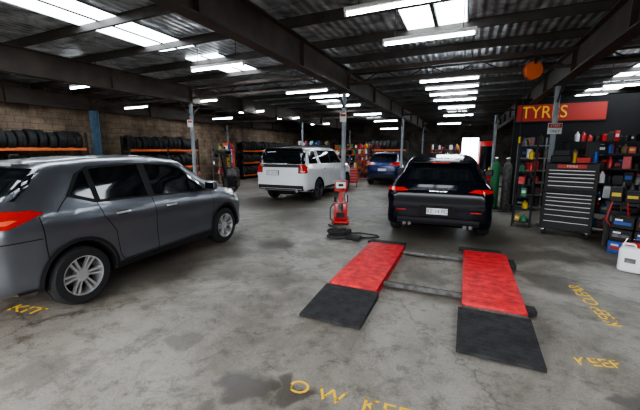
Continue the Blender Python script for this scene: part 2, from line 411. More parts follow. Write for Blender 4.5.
# ------------------------------------------------------------------ room
XL,XR,YF,YB,H=-12.8,6.2,-3.2,26.,3.82
def floor_mat():
    m=bpy.data.materials.new('concrete_floor');m.use_nodes=True;nt=m.node_tree;b=nt.nodes['Principled BSDF'];L=nt.links
    tc=N(nt,'ShaderNodeTexCoord')
    def noise(sc,det=8,rough=.6,dist=0):
        n=N(nt,'ShaderNodeTexNoise');n.inputs['Scale'].default_value=sc;n.inputs['Detail'].default_value=det;n.inputs['Roughness'].default_value=rough;n.inputs['Distortion'].default_value=dist
        L.new(tc.outputs['Object'],n.inputs['Vector']);return n
    def ramp(src,stops):
        r=N(nt,'ShaderNodeValToRGB');e=r.color_ramp.elements
        while len(e)<len(stops): e.new(.5)
        for i,(p,c) in enumerate(stops): e[i].position=p;e[i].color=(*c,1) if len(c)==3 else c
        L.new(src,r.inputs['Fac']);return r
    def mix(f,a,bb,t='MIX'):
        x=N(nt,'ShaderNodeMix');x.data_type='RGBA';x.blend_type=t
        if isinstance(f,(int,float)): x.inputs[0].default_value=f
        else: L.new(f,x.inputs[0])
        for s,i in((a,6),(bb,7)):
            if isinstance(s,tuple): x.inputs[i].default_value=(*s,1)
            else: L.new(s,x.inputs[i])
        return x.outputs[2]
    n1=noise(.6,9,.7,.6);c=ramp(n1.outputs['Fac'],[(.32,(.085,.070,.055)),(.44,(.18,.16,.132)),(.56,(.27,.247,.215)),(.75,(.37,.345,.31))]).outputs['Color']
    n2=noise(4,12,.8);c=mix(.9,c,ramp(n2.outputs['Fac'],[(.36,(.36,.33,.29)),(.49,(.95,.95,.95)),(.75,(1.0,1.0,1.0))]).outputs['Color'],'MULTIPLY')
    n3=noise(60,4,.6);c=mix(.5,c,ramp(n3.outputs['Fac'],[(.35,(.55,.55,.55)),(.55,(1,1,1))]).outputs['Color'],'MULTIPLY')
    sep=N(nt,'ShaderNodeVectorMath',operation='ADD')
    nd=N(nt,'ShaderNodeTexNoise');nd.inputs['Scale'].default_value=4;nd.inputs['Detail'].default_value=7;L.new(tc.outputs['Object'],nd.inputs['Vector'])
    s1=N(nt,'ShaderNodeVectorMath',operation='SUBTRACT');L.new(nd.outputs['Color'],s1.inputs[0]);s1.inputs[1].default_value=(.5,.5,.5)
    s2=N(nt,'ShaderNodeVectorMath',operation='SCALE');L.new(s1.outputs[0],s2.inputs[0]);s2.inputs['Scale'].default_value=.5
    L.new(tc.outputs['Object'],sep.inputs[0]);L.new(s2.outputs[0],sep.inputs[1])
    acc=None
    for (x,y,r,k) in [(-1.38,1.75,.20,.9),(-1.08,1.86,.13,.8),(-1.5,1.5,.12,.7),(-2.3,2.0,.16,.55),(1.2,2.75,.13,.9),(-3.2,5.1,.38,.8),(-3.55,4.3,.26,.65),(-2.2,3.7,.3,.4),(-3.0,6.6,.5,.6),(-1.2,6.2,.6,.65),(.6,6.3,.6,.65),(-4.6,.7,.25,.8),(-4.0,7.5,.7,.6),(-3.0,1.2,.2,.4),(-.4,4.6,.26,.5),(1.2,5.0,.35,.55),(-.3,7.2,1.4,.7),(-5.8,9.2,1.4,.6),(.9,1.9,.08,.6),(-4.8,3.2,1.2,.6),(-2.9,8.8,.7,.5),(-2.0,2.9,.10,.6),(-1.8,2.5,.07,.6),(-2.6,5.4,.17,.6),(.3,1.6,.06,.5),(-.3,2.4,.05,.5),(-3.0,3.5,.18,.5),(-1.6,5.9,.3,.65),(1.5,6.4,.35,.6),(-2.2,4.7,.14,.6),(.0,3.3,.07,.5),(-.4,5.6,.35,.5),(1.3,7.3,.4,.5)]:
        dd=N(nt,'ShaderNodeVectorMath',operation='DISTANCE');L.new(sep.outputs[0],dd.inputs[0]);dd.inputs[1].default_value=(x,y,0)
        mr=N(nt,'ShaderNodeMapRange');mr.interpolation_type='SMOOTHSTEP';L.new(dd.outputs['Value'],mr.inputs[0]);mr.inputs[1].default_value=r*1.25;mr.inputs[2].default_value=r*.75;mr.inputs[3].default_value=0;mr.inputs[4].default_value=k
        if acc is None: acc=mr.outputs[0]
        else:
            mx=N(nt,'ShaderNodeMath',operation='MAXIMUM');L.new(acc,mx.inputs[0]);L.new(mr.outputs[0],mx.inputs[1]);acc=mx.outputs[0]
    n4=noise(2.3,8,.75,1.2);dr=ramp(n4.outputs['Fac'],[(.53,(0,0,0)),(.66,(.7,.7,.7))]).outputs['Color']
    mx=N(nt,'ShaderNodeMath',operation='MAXIMUM');L.new(acc,mx.inputs[0]);L.new(dr,mx.inputs[1]);acc=mx.outputs[0]
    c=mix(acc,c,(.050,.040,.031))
    vo=N(nt,'ShaderNodeTexVoronoi');vo.feature='DISTANCE_TO_EDGE';vo.inputs['Scale'].default_value=.33
    L.new(sep.outputs[0],vo.inputs['Vector'])
    cr=ramp(vo.outputs['Distance'],[(.0,(.45,.45,.45)),(.006,(1,1,1))]).outputs['Color'];c=mix(.8,c,cr,'MULTIPLY')
    L.new(c,b.inputs['Base Color'])
    rr=N(nt,'ShaderNodeMapRange');L.new(acc,rr.inputs[0]);rr.inputs[3].default_value=.52;rr.inputs[4].default_value=.28
    L.new(rr.outputs[0],b.inputs['Roughness'])
    bp=N(nt,'ShaderNodeBump');bp.inputs['Strength'].default_value=.25;bp.inputs['Distance'].default_value=.01;L.new(n2.outputs['Fac'],bp.inputs['Height']);L.new(bp.outputs['Normal'],b.inputs['Normal'])
    return m
def block_mat(name,c1,c2,mort,axis='y'):
    m=bpy.data.materials.new(name);m.use_nodes=True;nt=m.node_tree;b=nt.nodes['Principled BSDF'];L=nt.links
    tc=N(nt,'ShaderNodeTexCoord');se=N(nt,'ShaderNodeSeparateXYZ');L.new(tc.outputs['Object'],se.inputs[0]);co=N(nt,'ShaderNodeCombineXYZ')
    L.new(se.outputs[1 if axis=='y' else 0],co.inputs[0]);L.new(se.outputs[2],co.inputs[1])
    br=N(nt,'ShaderNodeTexBrick');br.inputs['Scale'].default_value=1;br.inputs['Brick Width'].default_value=.4;br.inputs['Row Height'].default_value=.2;br.inputs['Mortar Size'].default_value=.008
    br.inputs['Color1'].default_value=(*c1,1);br.inputs['Color2'].default_value=(*c2,1);br.inputs['Mortar'].default_value=(*mort,1)
    L.new(co.outputs[0],br.inputs['Vector'])
    no=N(nt,'ShaderNodeTexNoise');no.inputs['Scale'].default_value=1.2;no.inputs['Detail'].default_value=9;no.inputs['Roughness'].default_value=.7;L.new(tc.outputs['Object'],no.inputs['Vector'])
    r=N(nt,'ShaderNodeValToRGB');r.color_ramp.elements[0].position=.38;r.color_ramp.elements[0].color=(.25,.21,.18,1);r.color_ramp.elements[1].position=.62
    L.new(no.outputs['Fac'],r.inputs['Fac'])
    x=N(nt,'ShaderNodeMix');x.data_type='RGBA';x.blend_type='MULTIPLY';x.inputs[0].default_value=.9;L.new(br.outputs['Color'],x.inputs[6]);L.new(r.outputs['Color'],x.inputs[7])
    L.new(x.outputs[2],b.inputs['Base Color']);b.inputs['Roughness'].default_value=.85
    bp=N(nt,'ShaderNodeBump');bp.inputs['Strength'].default_value=.5;bp.inputs['Distance'].default_value=.01;L.new(br.outputs['Fac'],bp.inputs['Height']);bp.invert=True;L.new(bp.outputs['Normal'],b.inputs['Normal'])
    return m
def roof_mat():
    m=bpy.data.materials.new('foil_roof');m.use_nodes=True;nt=m.node_tree;b=nt.nodes['Principled BSDF'];L=nt.links
    tc=N(nt,'ShaderNodeTexCoord')
    wv=N(nt,'ShaderNodeTexWave');wv.bands_direction='X';wv.inputs['Scale'].default_value=2.2;wv.inputs['Distortion'].default_value=.3;L.new(tc.outputs['Object'],wv.inputs['Vector'])
    no=N(nt,'ShaderNodeTexNoise');no.inputs['Scale'].default_value=2.5;no.inputs['Detail'].default_value=8;no.inputs['Distortion'].default_value=1;L.new(tc.outputs['Object'],no.inputs['Vector'])
    r=N(nt,'ShaderNodeValToRGB');e=r.color_ramp.elements;e[0].position=.36;e[0].color=(.14,.145,.15,1);e[1].position=.66;e[1].color=(.58,.61,.64,1);L.new(no.outputs['Fac'],r.inputs['Fac'])
    L.new(r.outputs['Color'],b.inputs['Base Color']);b.inputs['Metallic'].default_value=.4;b.inputs['Roughness'].default_value=.36
    ad=N(nt,'ShaderNodeMath',operation='ADD');L.new(wv.outputs['Fac'],ad.inputs[0]);L.new(no.outputs['Fac'],ad.inputs[1])
    bp=N(nt,'ShaderNodeBump');bp.inputs['Strength'].default_value=.9;bp.inputs['Distance'].default_value=.04;L.new(ad.outputs[0],bp.inputs['Height']);L.new(bp.outputs['Normal'],b.inputs['Normal'])
    return m
M_floor=floor_mat()
M_block=block_mat('block_wall',(.36,.26,.18),(.28,.21,.15),(.15,.115,.09))
M_blockx=block_mat('block_wall_x',(.17,.15,.13),(.13,.115,.10),(.08,.07,.06),'x')
def slab(name,c,size,m):
    b=MB();b.box((0,0,0),size,m);o=b.make(name,(0,0,0));
    for v in o.data.vertices: v.co+=Vector(c)
    return o
slab('floor',((XL+XR)/2,(YF+YB)/2,-.05),(XR-XL+.4,YB-YF+.4,.1),M_floor)
slab('ceiling',((XL+XR)/2,(YF+YB)/2,H+.05),(XR-XL+.4,YB-YF+.4,.1),roof_mat())
slab('wall_left',(XL-.1,(YF+YB)/2,H/2),(.2,YB-YF+.4,H),M_block)
slab('wall_right',(XR+.1,(YF+YB)/2,H/2),(.2,YB-YF+.4,H),M_darkwall)
slab('wall_back',((XL+XR)/2,YB+.1,H/2),(XR-XL,.2,H),M_blockx)
fw=MB();ox0,ox1,oz=-10.5,5,3.55
fw.box(((XL+ox0)/2,YF-.1,H/2),(ox0-XL,.2,H),M_blockx);fw.box(((XR+ox1)/2,YF-.1,H/2),(XR-ox1,.2,H),M_blockx);fw.box(((ox0+ox1)/2,YF-.1,(H+oz)/2),(ox1-ox0,.2,H-oz),M_blockx)
fw.make('wall_front')
slab('wall_partition',((1.3+XR)/2,12.1,1.65),(XR-1.3,.12,3.3),M_darkwall)
b=MB()
y=-2.4
while y<YB:
    b.box(((XL+XR)/2,y,H-.01),(XR-XL,.06,.012),M_steel);b.box(((XL+XR)/2,y,H-.07),(XR-XL,.012,.12),M_steel);b.box(((XL+XR)/2,y+.02,H-.13),(XR-XL,.05,.012),M_steel);y+=1.22
b.make('roof_purlins')
b=MB()
for x in(-12.55,-7.75,-2.75,1.75,5.9):
    b.box((x,(YF+YB)/2,3.16),(.20,YB-YF,.02),M_beam);b.box((x,(YF+YB)/2,3.62),(.20,YB-YF,.02),M_beam);b.box((x,(YF+YB)/2,3.39),(.02,YB-YF,.44),M_beam)
    yy=-2
    while yy<YB: b.box((x,yy,3.39),(.16,.012,.44),M_beam);yy+=2.44
b.make('steel_beams')
b=MB()
for yb in(.25,7.75,15.2,22.7):
    b.box(((XL+XR)/2,yb,3.585),(XR-XL,.08,.08),M_beam)
    b.box(((XL+XR)/2,yb,3.30),(XR-XL,.05,.05),M_beam)
    x=XL+.4
    while x<XR-.6:
        b.cyl((x,yb,3.30),(x+.5,yb,3.56),.012,M_steel,n=6);b.cyl((x+.5,yb,3.56),(x+1,yb,3.30),.012,M_steel,n=6);x+=1
b.make('roof_trusses')
for x,y in[(-7.75,7.75),(-2.86,7.9),(1.75,8.95),(-7.75,15.2),(-2.7,15.2),(1.0,15.2),(-7.75,22.7),(-2.7,22.7),(-12.55,15.2)]:
    b=MB();b.cyl((0,0,.02),(0,0,3.15),.055,M_post,n=20);b.box((0,0,.01),(.24,.24,.02),M_steel);b.box((0,0,3.14),(.24,.2,.02),M_steel)
    b.cyl((0,0,2.75),(0,.42,3.15),.02,M_steel,n=8);b.cyl((0,0,2.75),(0,-.42,3.15),.02,M_steel,n=8)
    b.make('support_column',(x,y,0))
b=MB();b.box((0,0,1.575),(.02,.18,3.13),M_postb);
for s in(-1,1): b.box((s*.09,0,1.575),(.015,.22,3.13),M_postb)
b.box((0,0,.01),(.3,.3,.02),M_steel);b.make('support_column',(-12.4,7.75,0),math.pi/2)
for i,(x,y0,y1) in enumerate([(-5.55,1.0,5.3),(-5.5,5.9,7.5),(-10.5,3.2,6.3),(-10.3,11,14),(-5.5,12.5,15),(-.6,5.2,6.3),(-.6,12,13.5),(4.1,9.6,13),(4.1,14,19),(-5.5,18,21),(3.2,1,4.5),(-10.5,-1,1.5),(-.6,17,20),(-10.3,18,21)]):
    b=MB()
    for dx in(-.25,.25): b.box((dx,0,0),(.42,y1-y0,.012),M_sky)
    b.box((0,0,-.004),(.05,y1-y0,.02),M_steel)
    for dx in(-.48,.48): b.box((dx,0,0),(.03,y1-y0,.03),M_galv)
    b.make('skylight',(x,(y0+y1)/2,H-.02))
T=[(-.6,4.98),(-4.35,5.05),(-8.5,5.2),(-.75,3.75),(-.47,7.95),(-3.95,8.0),(-7.7,8.2),(-3.7,8.95),(-.45,8.9),(-.45,9.9),(-.45,11.1),(-.45,13.),(-.45,16.),(-4,11),(-8,11.2),(-11,8.4),(-4,14),(-8,14.2),(-4,17.5),(-1,20),(-8,18),(-4.2,1.6),(-8.6,1.6),(2.6,5.),(3.6,1.6),(-11,13.),(-5,23),(3.5,10.3)]
for x,y in T:
    b=MB();z=3.26 if y<20 else 3.2
    b.box((0,0,.045),(1.24,.06,.05),M_batten,bev=.008);b.cyl((-.59,0,0),(.59,0,0),.019,M_tube,n=12)
    for s in(-1,1): b.box((s*.60,0,.005),(.03,.035,.06),M_batten);b.cyl((s*.45,0,.06),(s*.45,0,H-z-.01),.006,M_steel,n=6)
    b.make('fluorescent_light',(x,y,z))

# ------------------------------------------------------------------ scissor lift
root=empty('scissor_lift',(-.39,4.6,0))
b=MB()
for sx,y0,y1 in((-.785,-.98,1.0),(.765,-.93,1.16)):
    w=.62
    b.box((sx,(y0+y1)/2,.085),(w,y1-y0,.05),M_red,bev=.012,seg=2)
    for s in(-1,1): b.box((sx+s*(w/2-.02),(y0+y1)/2,.055),(.04,y1-y0,.10),M_red,bev=.008)
    b.box((sx,(y0+y1)/2,.03),(w-.14,y1-y0-.1,.05),M_steel)
    for k in range(14):
        yy=y0+.1+(y1-y0-.2)*k/13; b.box((sx,yy,.1115),(w*.8,.02,.004),M_red)
    b.box((sx,y1+.03,.075),(w,.04,.04),M_scuff)
    b.box((sx-.06,y1+.24,.055),(w*1.05,.36,.03),M_rubber,rot=(-.16,0,0),bev=.008)
    b.cyl((sx-w/2,y0-.01,.06),(sx+w/2,y0-.01,.06),.022,M_scuff,n=12)
b.make('platforms',parent=root)
b=MB()
for sx in(-.785,.755):
    w=.67;y0=-1.75;y1=-1.0
    vs=[(sx-w/2,y0,0.005),(sx+w/2,y0,0.005),(sx+w/2,y1,.005),(sx-w/2,y1,.005),(sx-w/2,y0,.035),(sx+w/2,y0,.035),(sx+w/2,y1,.085),(sx-w/2,y1,.085)]
    b.add(vs,[(0,3,2,1),(4,5,6,7),(0,1,5,4),(1,2,6,5),(2,3,7,6),(3,0,4,7)],M_rubber)
    for k in range(12):
        t=(k+.5)/12;b.box((sx,y0+t*(y1-y0),.034+.05*t),(w*.94,.012,.008),M_rubber)
b.make('approach_pads',parent=root)
b=MB()
for yy in(-.62,.80): 
    b.box((0,yy,.05),(1.0,.055,.05),M_scuff,bev=.01);b.cyl((-.5,yy+.07,.045),(.5,yy+.07,.045),.014,M_black,n=8)
b.box((1.13,-.72,.05),(.10,.14,.06),M_black,bev=.01);b.box((1.12,.85,.05),(.10,.3,.06),M_black,bev=.01)
b.make('cross_bars',parent=root)

# power unit
b=MB()
b.box((0,0,.06),(.42,.40,.05),M_redg,bev=.01)
for sx in(-.17,.17):
    for sy in(-.16,.16): b.cyl((sx-.02,sy,.035),(sx+.02,sy,.035),.035,M_black,n=14)
b.box((0,.02,.30),(.32,.26,.42),M_redg,bev=.03,seg=2)
b.cyl((0,-.14,.32),(0,-.14,.50),.06,M_scuff);b.box((.0,-.125,.22),(.2,.02,.12),M_black)
b.box((0,.08,.66),(.10,.10,.34),M_redg,bev=.01)
b.box((0,.05,.90),(.30,.18,.26),M_redg,bev=.02,seg=2);b.box((0,-.045,.93),(.22,.01,.14),M_plate);b.box((0,-.052,.93),(.12,.004,.06),M_black)
b.cyl((.06,-.05,.83),(.06,-.04,.83),.02,M_black);b.cyl((-.06,-.06,.82),(-.06,-.04,.82),.02,M_green)
b.cyl((.13,0,.52),(.13,0,.70),.04,M_chrome);b.cyl((-.13,0,.52),(-.13,0,.64),.03,M_black)
b.tube([(-.15,-.1,.5),(-.24,-.14,.4),(-.24,-.16,.15),(-.15,-.2,.06)],.012,M_black)
b.make('lift_power_unit',(-2.68,7.25,0),.3)
b=MB()
def coil(b,c,R,turns,r,m,z0=.02,dz=.012,n=22):
    p=[]
    for i in range(int(turns*n)+1):
        a=2*math.pi*i/n;rr=R*(1+.16*math.sin(a*.37));p.append((c[0]+rr*math.cos(a),c[1]+rr*math.sin(a)*.9,z0+dz*i/n))
    b.tube(p,r,m,6);return p
p=coil(b,(.1,-.15),.19,4.2,.018,M_black,dz=.035)
b.tube([p[-1],(.35,-.05,.03),(.5,.0,.02),(.7,.05,.02),(.85,.2,.02)],.016,M_black)
b.tube([(-.1,-.1,.02),(-.3,.3,.02),(-.2,.55,.02),(-.5,.8,.02)],.016,M_black)
b.tube([(.1,.2,.02),(.4,.35,.02),(.8,.3,.02)],.013,M_black)
b.box((.42,-.12,.04),(.28,.2,.06),M_rubber,bev=.01);b.box((.1,.25,.05),(.25,.18,.09),M_rubber,bev=.02)
b.make('hydraulic_hose',(-2.35,6.1,0))

# ------------------------------------------------------------------ tool cabinet
root=empty('tool_cabinet',(1.98,8.12,0),math.radians(-16))
b=MB();W,D=.86,.5
b.box((0,0,.52),(W,D,.78),M_cab,bev=.012);b.box((0,.02,1.21),(W,.46,.56),M_cab,bev=.012)
b.box((0,0,.925),(W+.02,D+.02,.02),M_cab)
for sx in(-.36,.36):
    for sy in(-.18,.18): b.cyl((sx-.02,sy,.065),(sx+.02,sy,.065),.062,M_tyre,n=18);b.box((sx,sy,.13),(.05,.08,.03),M_chrome)
b.cyl((W/2+.05,-.15,.82),(W/2+.05,.15,.82),.014,M_chrome)
b.make('carcass',parent=root)
b=MB();z=.17
for h in(.155,.13,.11,.09,.09,.075,.075): 
    b.box((0,-D/2-.008,z+h/2),(W-.07,.02,h-.014),M_cab,bev=.005);b.box((0,-D/2-.022,z+h-.018),(W-.14,.010,.012),M_pull);z+=h
z=.955
for h in(.10,.09,.08,.07,.07):
    b.box((0,-.22,z+h/2),(W-.07,.02,h-.014),M_cab,bev=.005);b.box((0,-.234,z+h-.018),(W-.14,.010,.012),M_pull);z+=h
b.box((0,-.215,1.43),(.46,.012,.07),M_signred)
b.make('drawers',parent=root)
text('badge_text','TOOLS',.055,(0,-.224,1.43),(math.pi/2,0,0),M_plate,root)
b=MB()
b.box((-.2,0,1.57),(.34,.22,.15),M_black,bev=.02);b.cyl((-.3,0,1.68),(-.1,0,1.68),.012,M_black)
b.box((.16,0,1.55),(.22,.2,.11),M_signred,bev=.01);b.cyl((.34,0,1.5),(.34,0,1.72),.035,M_bluep);b.cyl((.02,-.05,1.5),(.02,-.05,1.7),.03,M_yellow)
b.box((.28,.1,1.70),(.2,.1,.40),M_cab);b.box((-.2,.02,1.70),(.28,.2,.11),M_cab,bev=.01)
b.make('items_on_top',parent=root)

cols=[M_redg,M_bluep,M_yellow,M_whitep,M_black,M_card,M_green,M_orange,M_scuff,M_cab,M_black,M_cab]
def bottle(b,x,y,z,h,r,m):
    M=Matrix.Translation((x,y,z));b.lathe([(0,0),(r,0),(r,h*.65),(r*.85,h*.75),(r*.35,h*.85),(r*.35,h),(0,h)],M,m,12)
def shelf_unit(name,loc,rz,W,D,Ht,n,fill=.9,wts=None,mf=M_galv,topitems=False):
    root=empty(name,loc,rz);b=MB()
    for sx in(-1,1):
        for sy in(-1,1): b.box((sx*W/2,sy*D/2,Ht/2),(.035,.035,Ht),mf)
    zs=[.12+(Ht-.35)*i/(n-1) for i in range(n)]
    for z in zs: b.box((0,0,z),(W,D,.03),mf)
    b.make('frame',parent=root);c=MB()
    for i,z in enumerate(zs):
        x=-W/2+.04
        hmax=(zs[1]-zs[0])*.86
        while x<W/2-.06:
            w=random.uniform(.06,.16);h=random.uniform(.45,1)*hmax;m=random.choice(wts or cols)
            if x+w>W/2-.02: break
            if random.random()<fill:
                if random.random()<.45: bottle(c,x+w/2,-D*.25+random.uniform(-.03,.03),z+.016,min(h,.32),min(w/2,.06),m)
                else:
                    c.box((x+w/2,-D*.12,z+.016+h/2),(w,D*.7,h),m,bev=.006)
                    if random.random()<.5: c.box((x+w/2,-D*.12-D*.35-.003,z+.016+h*.55),(w*.7,.003,h*.3),random.choice([M_plate,M_signred,M_yellow,M_bluep]))
            x+=w+.008
    c.make('stored_items',parent=root)
    return root
dk=[M_black,M_cab,M_black,M_cab,M_black,M_cab,M_scuff,M_steel,M_steel,M_redg,M_bluep,M_card,M_scuff,M_whitep,M_redg]
shelf_unit('storage_shelf',(1.28,8.75,0),-.2,.34,.34,2.05,7,fill=.9,wts=[M_yellow,M_green,M_black,M_cab,M_black,M_redg,M_scuff,M_scuff],mf=M_black)
shelf_unit('storage_shelf',(2.85,8.75,0),-.35,.95,.4,1.9,6,wts=dk,mf=M_black)
shelf_unit('storage_shelf',(3.75,8.5,0),-.45,.8,.4,1.8,5,wts=dk,mf=M_black)
shelf_unit('storage_shelf',(3.9,11.5,0),0,2.6,.5,2.2,6,wts=dk,mf=M_black)
shelf_unit('storage_shelf',(1.75,11.2,0),0,.7,.45,2.1,6,wts=dk,mf=M_galv)
root=empty('parts_bench',(3.0,7.55,0),math.radians(-22));b=MB()
b.box((0,0,.80),(1.1,.6,.05),M_black)
for sx in(-.5,.5):
    for sy in(-.25,.25): b.box((sx,sy,.39),(.05,.05,.78),M_steel)
b.box((0,0,.3),(1.0,.5,.03),M_steel);b.make('bench_frame',parent=root)
c=MB()
for i,(x,w,h,m) in enumerate([(-.42,.18,.26,M_cab),(-.2,.2,.2,M_black),(.02,.18,.30,M_black),(.22,.16,.18,M_redg),(.42,.18,.28,M_cab)]): c.box((x,-.1,.825+h/2),(w,.22,h),m,bev=.01);c.box((x,-.214,.825+h*.5),(w*.7,.004,h*.25),random.choice([M_plate,M_signred,M_yellow]))
for i in range(9): bottle(c,-.48+i*.12,.14,.825,random.uniform(.2,.36),.045,random.choice(dk))
for i,(x,w,h,m) in enumerate([(-.35,.28,.36,M_cab),(-.05,.26,.3,M_cab),(.25,.26,.38,M_redg)]):
    c.box((x,-.12,.315+h/2),(w,.25,h),m,bev=.01);c.box((x,-.25,.315+h*.55),(w*.8,.006,h*.3),M_scuff)
c.tube([(-.3,-.31,.85),(-.34,-.33,.6),(-.1,-.34,.45),(.1,-.33,.55),(.2,-.31,.84)],.012,M_black)
c.tube([(-.45,-.31,.84),(-.5,-.34,.5),(-.35,-.36,.3),(-.2,-.35,.5),(-.25,-.31,.84)],.012,M_redg)
c.make('parts_on_bench',parent=root)
b=MB()
for i in range(3):
    for j in range(3):
        m=[M_bluep,M_cab,M_cab,M_cab,M_black,M_cab,M_cab,M_cab,M_black][i*3+j]
        b.box((-.31+i*.31,.0+.02*j,.11+.215*j),(.29,.22,.205),m,bev=.008)
        b.box((-.31+i*.31,-.113+.02*j,.10+.215*j),(.22,.004,.05),[M_signred,M_scuff,M_bluep][(i+j)%3])
        b.box((-.36+i*.31,-.113+.02*j,.155+.215*j),(.10,.004,.03),M_plate)
b.make('battery_box_stack',(2.78,6.85,0),math.radians(-30))
b=MB();b.box((0,0,.19),(.27,.22,.36),M_whitep,bev=.045,seg=4)
b.cyl((.07,0,.36),(.07,0,.42),.03,M_redg);b.tube([(-.1,0,.35),(-.1,0,.41),(.02,0,.41),(.03,0,.36)],.014,M_whitep,8);b.box((0,-.111,.19),(.12,.004,.07),M_scuff)
b.make('jerry_can',(2.28,5.95,0),math.radians(-25))
b=MB();M=Matrix.Translation((0,0,0));b.lathe([(0,0),(.13,0),(.15,.32),(.145,.32),(.125,.02),(0,.02)],M,M_redg,24)
b.tube([(-.15,0,.3),(-.1,0,.4),(.1,0,.4),(.15,0,.3)],.006,M_chrome)
b.make('bucket',(2.45,6.35,0))
# gas bottles
b=MB()
for x,m in((-.15,M_green),(.15,M_scuff)):
    b.lathe([(0,.1),(.11,.1),(.115,.14),(.115,1.25),(.09,1.36),(.035,1.42),(.035,1.5),(0,1.5)],Matrix.Translation((x,0,0)),m,20);b.cyl((x-.05,0,1.52),(x+.05,0,1.52),.03,M_chrome)
b.box((0,0,.08),(.6,.3,.03),M_steel);b.box((0,.13,.7),(.55,.02,.04),M_steel);b.tube([(-.2,.15,.08),(-.2,.17,1.3),(.2,.17,1.3),(.2,.15,.08)],.015,M_steel)
for s in(-.31,.31): b.cyl((s-.02,.1,.1),(s+.02,.1,.1),.1,M_black)
b.make('gas_cylinder_trolley',(.95,10.6,0),-.3)
def trolley(loc,rz,m):
    b=MB();b.box((0,0,.55),(.62,.42,.72),m,bev=.02)
    for i in range(5): b.box((0,-.214,.27+.135*i),(.56,.012,.12),m,bev=.004);b.box((0,-.226,.31+.135*i),(.5,.01,.012),M_pull)
    for sx in(-.26,.26):
        for sy in(-.16,.16): b.cyl((sx-.015,sy,.06),(sx+.015,sy,.06),.06,M_black);b.box((sx,sy,.15),(.04,.05,.08),M_steel)
    b.tube([(.31,-.15,.85),(.38,-.15,.87),(.38,.15,.87),(.31,.15,.85)],.012,M_chrome)
    b.box((-.1,0,.95),(.2,.15,.08),M_black);bottle(b,.18,0,.91,.25,.04,M_yellow)
    b.make('tool_trolley',loc,rz)
trolley((-5.0,14.95,0),.3,M_redg)
trolley((-9.9,9.7,0),.5,M_redg)
trolley((.6,13.2,0),-.2,M_redg)
# engine hoist
b=MB()
for s in(-1,1):
    b.box((s*.35,-.3,.09),(.08,1.4,.08),M_steel)
    for yy in(-.95,.35): b.cyl((s*.35-.02,yy,.045),(s*.35+.02,yy,.045),.045,M_black)
b.box((0,.4,.12),(.8,.1,.1),M_steel);b.box((0,.38,.85),(.1,.1,1.4),M_steel);b.box((0,-.25,1.65),(.08,1.5,.08),M_steel,rot=(-.15,0,0))
b.cyl((0,.33,.6),(0,-.1,1.55),.035,M_black);b.tube([(0,-.95,1.74),(0,-.95,1.3)],.012,M_chrome);b.box((0,-.95,1.27),(.05,.03,.1),M_chrome)
b.make('engine_hoist',(-9.1,10.6,0),.4)
b=MB();Mx=Matrix.Rotation(math.pi/2,4,'X')
b.lathe([(0,-.05),(.15,-.05),(.16,-.04),(.16,-.03),(.08,-.03),(.08,.03),(.16,.03),(.16,.04),(.15,.05),(0,.05)],Mx,M_orange,32)
b.lathe([(.08,-.028),(.125,-.025),(.13,0),(.125,.025),(.08,.028)],Mx,M_black,24)
b.box((0,0,.16),(.05,.14,.10),M_steel);b.cyl((0,0,.2),(0,0,.60),.012,M_steel)
b.tube([(-.1,0,-.08),(-.12,0,-.4),(-.12,0,-1.2)],.008,M_black);b.cyl((-.12,0,-1.2),(-.12,0,-1.32),.02,M_yellow)
b.make('air_hose_reel',(1.02,7.4,3.2),.4)
root=empty('wall_sign',(2.45,12.02,2.86));b=MB();b.box((0,0,0),(2.2,.03,.50),M_signred);b.box((0,-.002,.26),(2.24,.04,.03),M_cab);b.box((0,-.002,-.26),(2.24,.04,.03),M_cab);b.make('board',parent=root)
text('lettering','TYRES',.50,(-.40,-.03,0),(math.pi/2,0,0),M_signyel,root,sx=.85)
root=empty('warning_sign',(1.75,8.86,2.22),.35);b=MB();b.box((0,0,0),(.30,.01,.24),M_plate);b.box((0,-.006,.06),(.28,.004,.09),M_signred);b.make('board',parent=root)
text('lettering','STAFF',.08,(0,-.010,.06),(math.pi/2,0,0),M_plate,root);text('lettering','ONLY',.08,(0,-.007,-.06),(math.pi/2,0,0),M_cab,root)
for x,y in((-7.75,7.68),(-2.86,7.83)):
    b=MB();b.box((0,0,0),(.16,.008,.22),M_plate);b.box((0,-.005,.05),(.13,.004,.06),M_signred);b.make('pillar_sign',(x,y,2.55),.4)

# ------------------------------------------------------------------ tyre racks
def tyre_rack(loc,rz,Ln,levels,R=.31):
    root=empty('tyre_rack',loc,rz);b=MB();n=max(1,round(Ln/2.4))
    top=levels[-1]+.55
    for i in range(n+1):
        y=-Ln/2+Ln*i/n
        for x in(-.2,.2): b.box((x,y,top/2),(.06,.06,top),M_steel)
        for z in levels: b.box((0,y,z),(.4,.04,.04),M_steel)
    for z in levels:
        for x in(-.2,.2): b.box((x,0,z),(.05,Ln,.09),M_orange)
    b.make('rack_frame',parent=root);c=MB()
    for z in levels:
        y=-Ln/2+.16
        while y<Ln/2-.12:
            r=R*random.uniform(.92,1.06);w=.1;M=Matrix.Translation((random.uniform(-.03,.03),y,z+.03+math.sqrt(max(0,r*r-.04))))@Matrix.Rotation(math.pi/2,4,'X')@Matrix.Rotation(random.uniform(-.05,.05),4,'Y')
            c.lathe([(r*.62,-w*.8),(r*.68,-w),(r*.9,-w*1.02),(r*.985,-w*.85),(r,-w*.5),(r,-w*.12),(r*.97,-w*.08),(r*.97,w*.08),(r,w*.12),(r,w*.5),(r*.985,w*.85),(r*.9,w*1.02),(r*.68,w),(r*.62,w*.8)],M,M_tyre,24,close=True)
            y+=random.uniform(.225,.27)
    c.make('tyres',parent=root)
tyre_rack((-12.2,4.7,0),0,4.9,[.25,.98,1.78])
tyre_rack((-12.2,10.5,0),0,3.6,[.25,.98,1.74])
tyre_rack((-12.2,15.2+3,0),0,4.8,[.25,.98,1.68])
tyre_rack((-4.7,21.0,0),math.pi/2,2.6,[.25,.98,1.75])
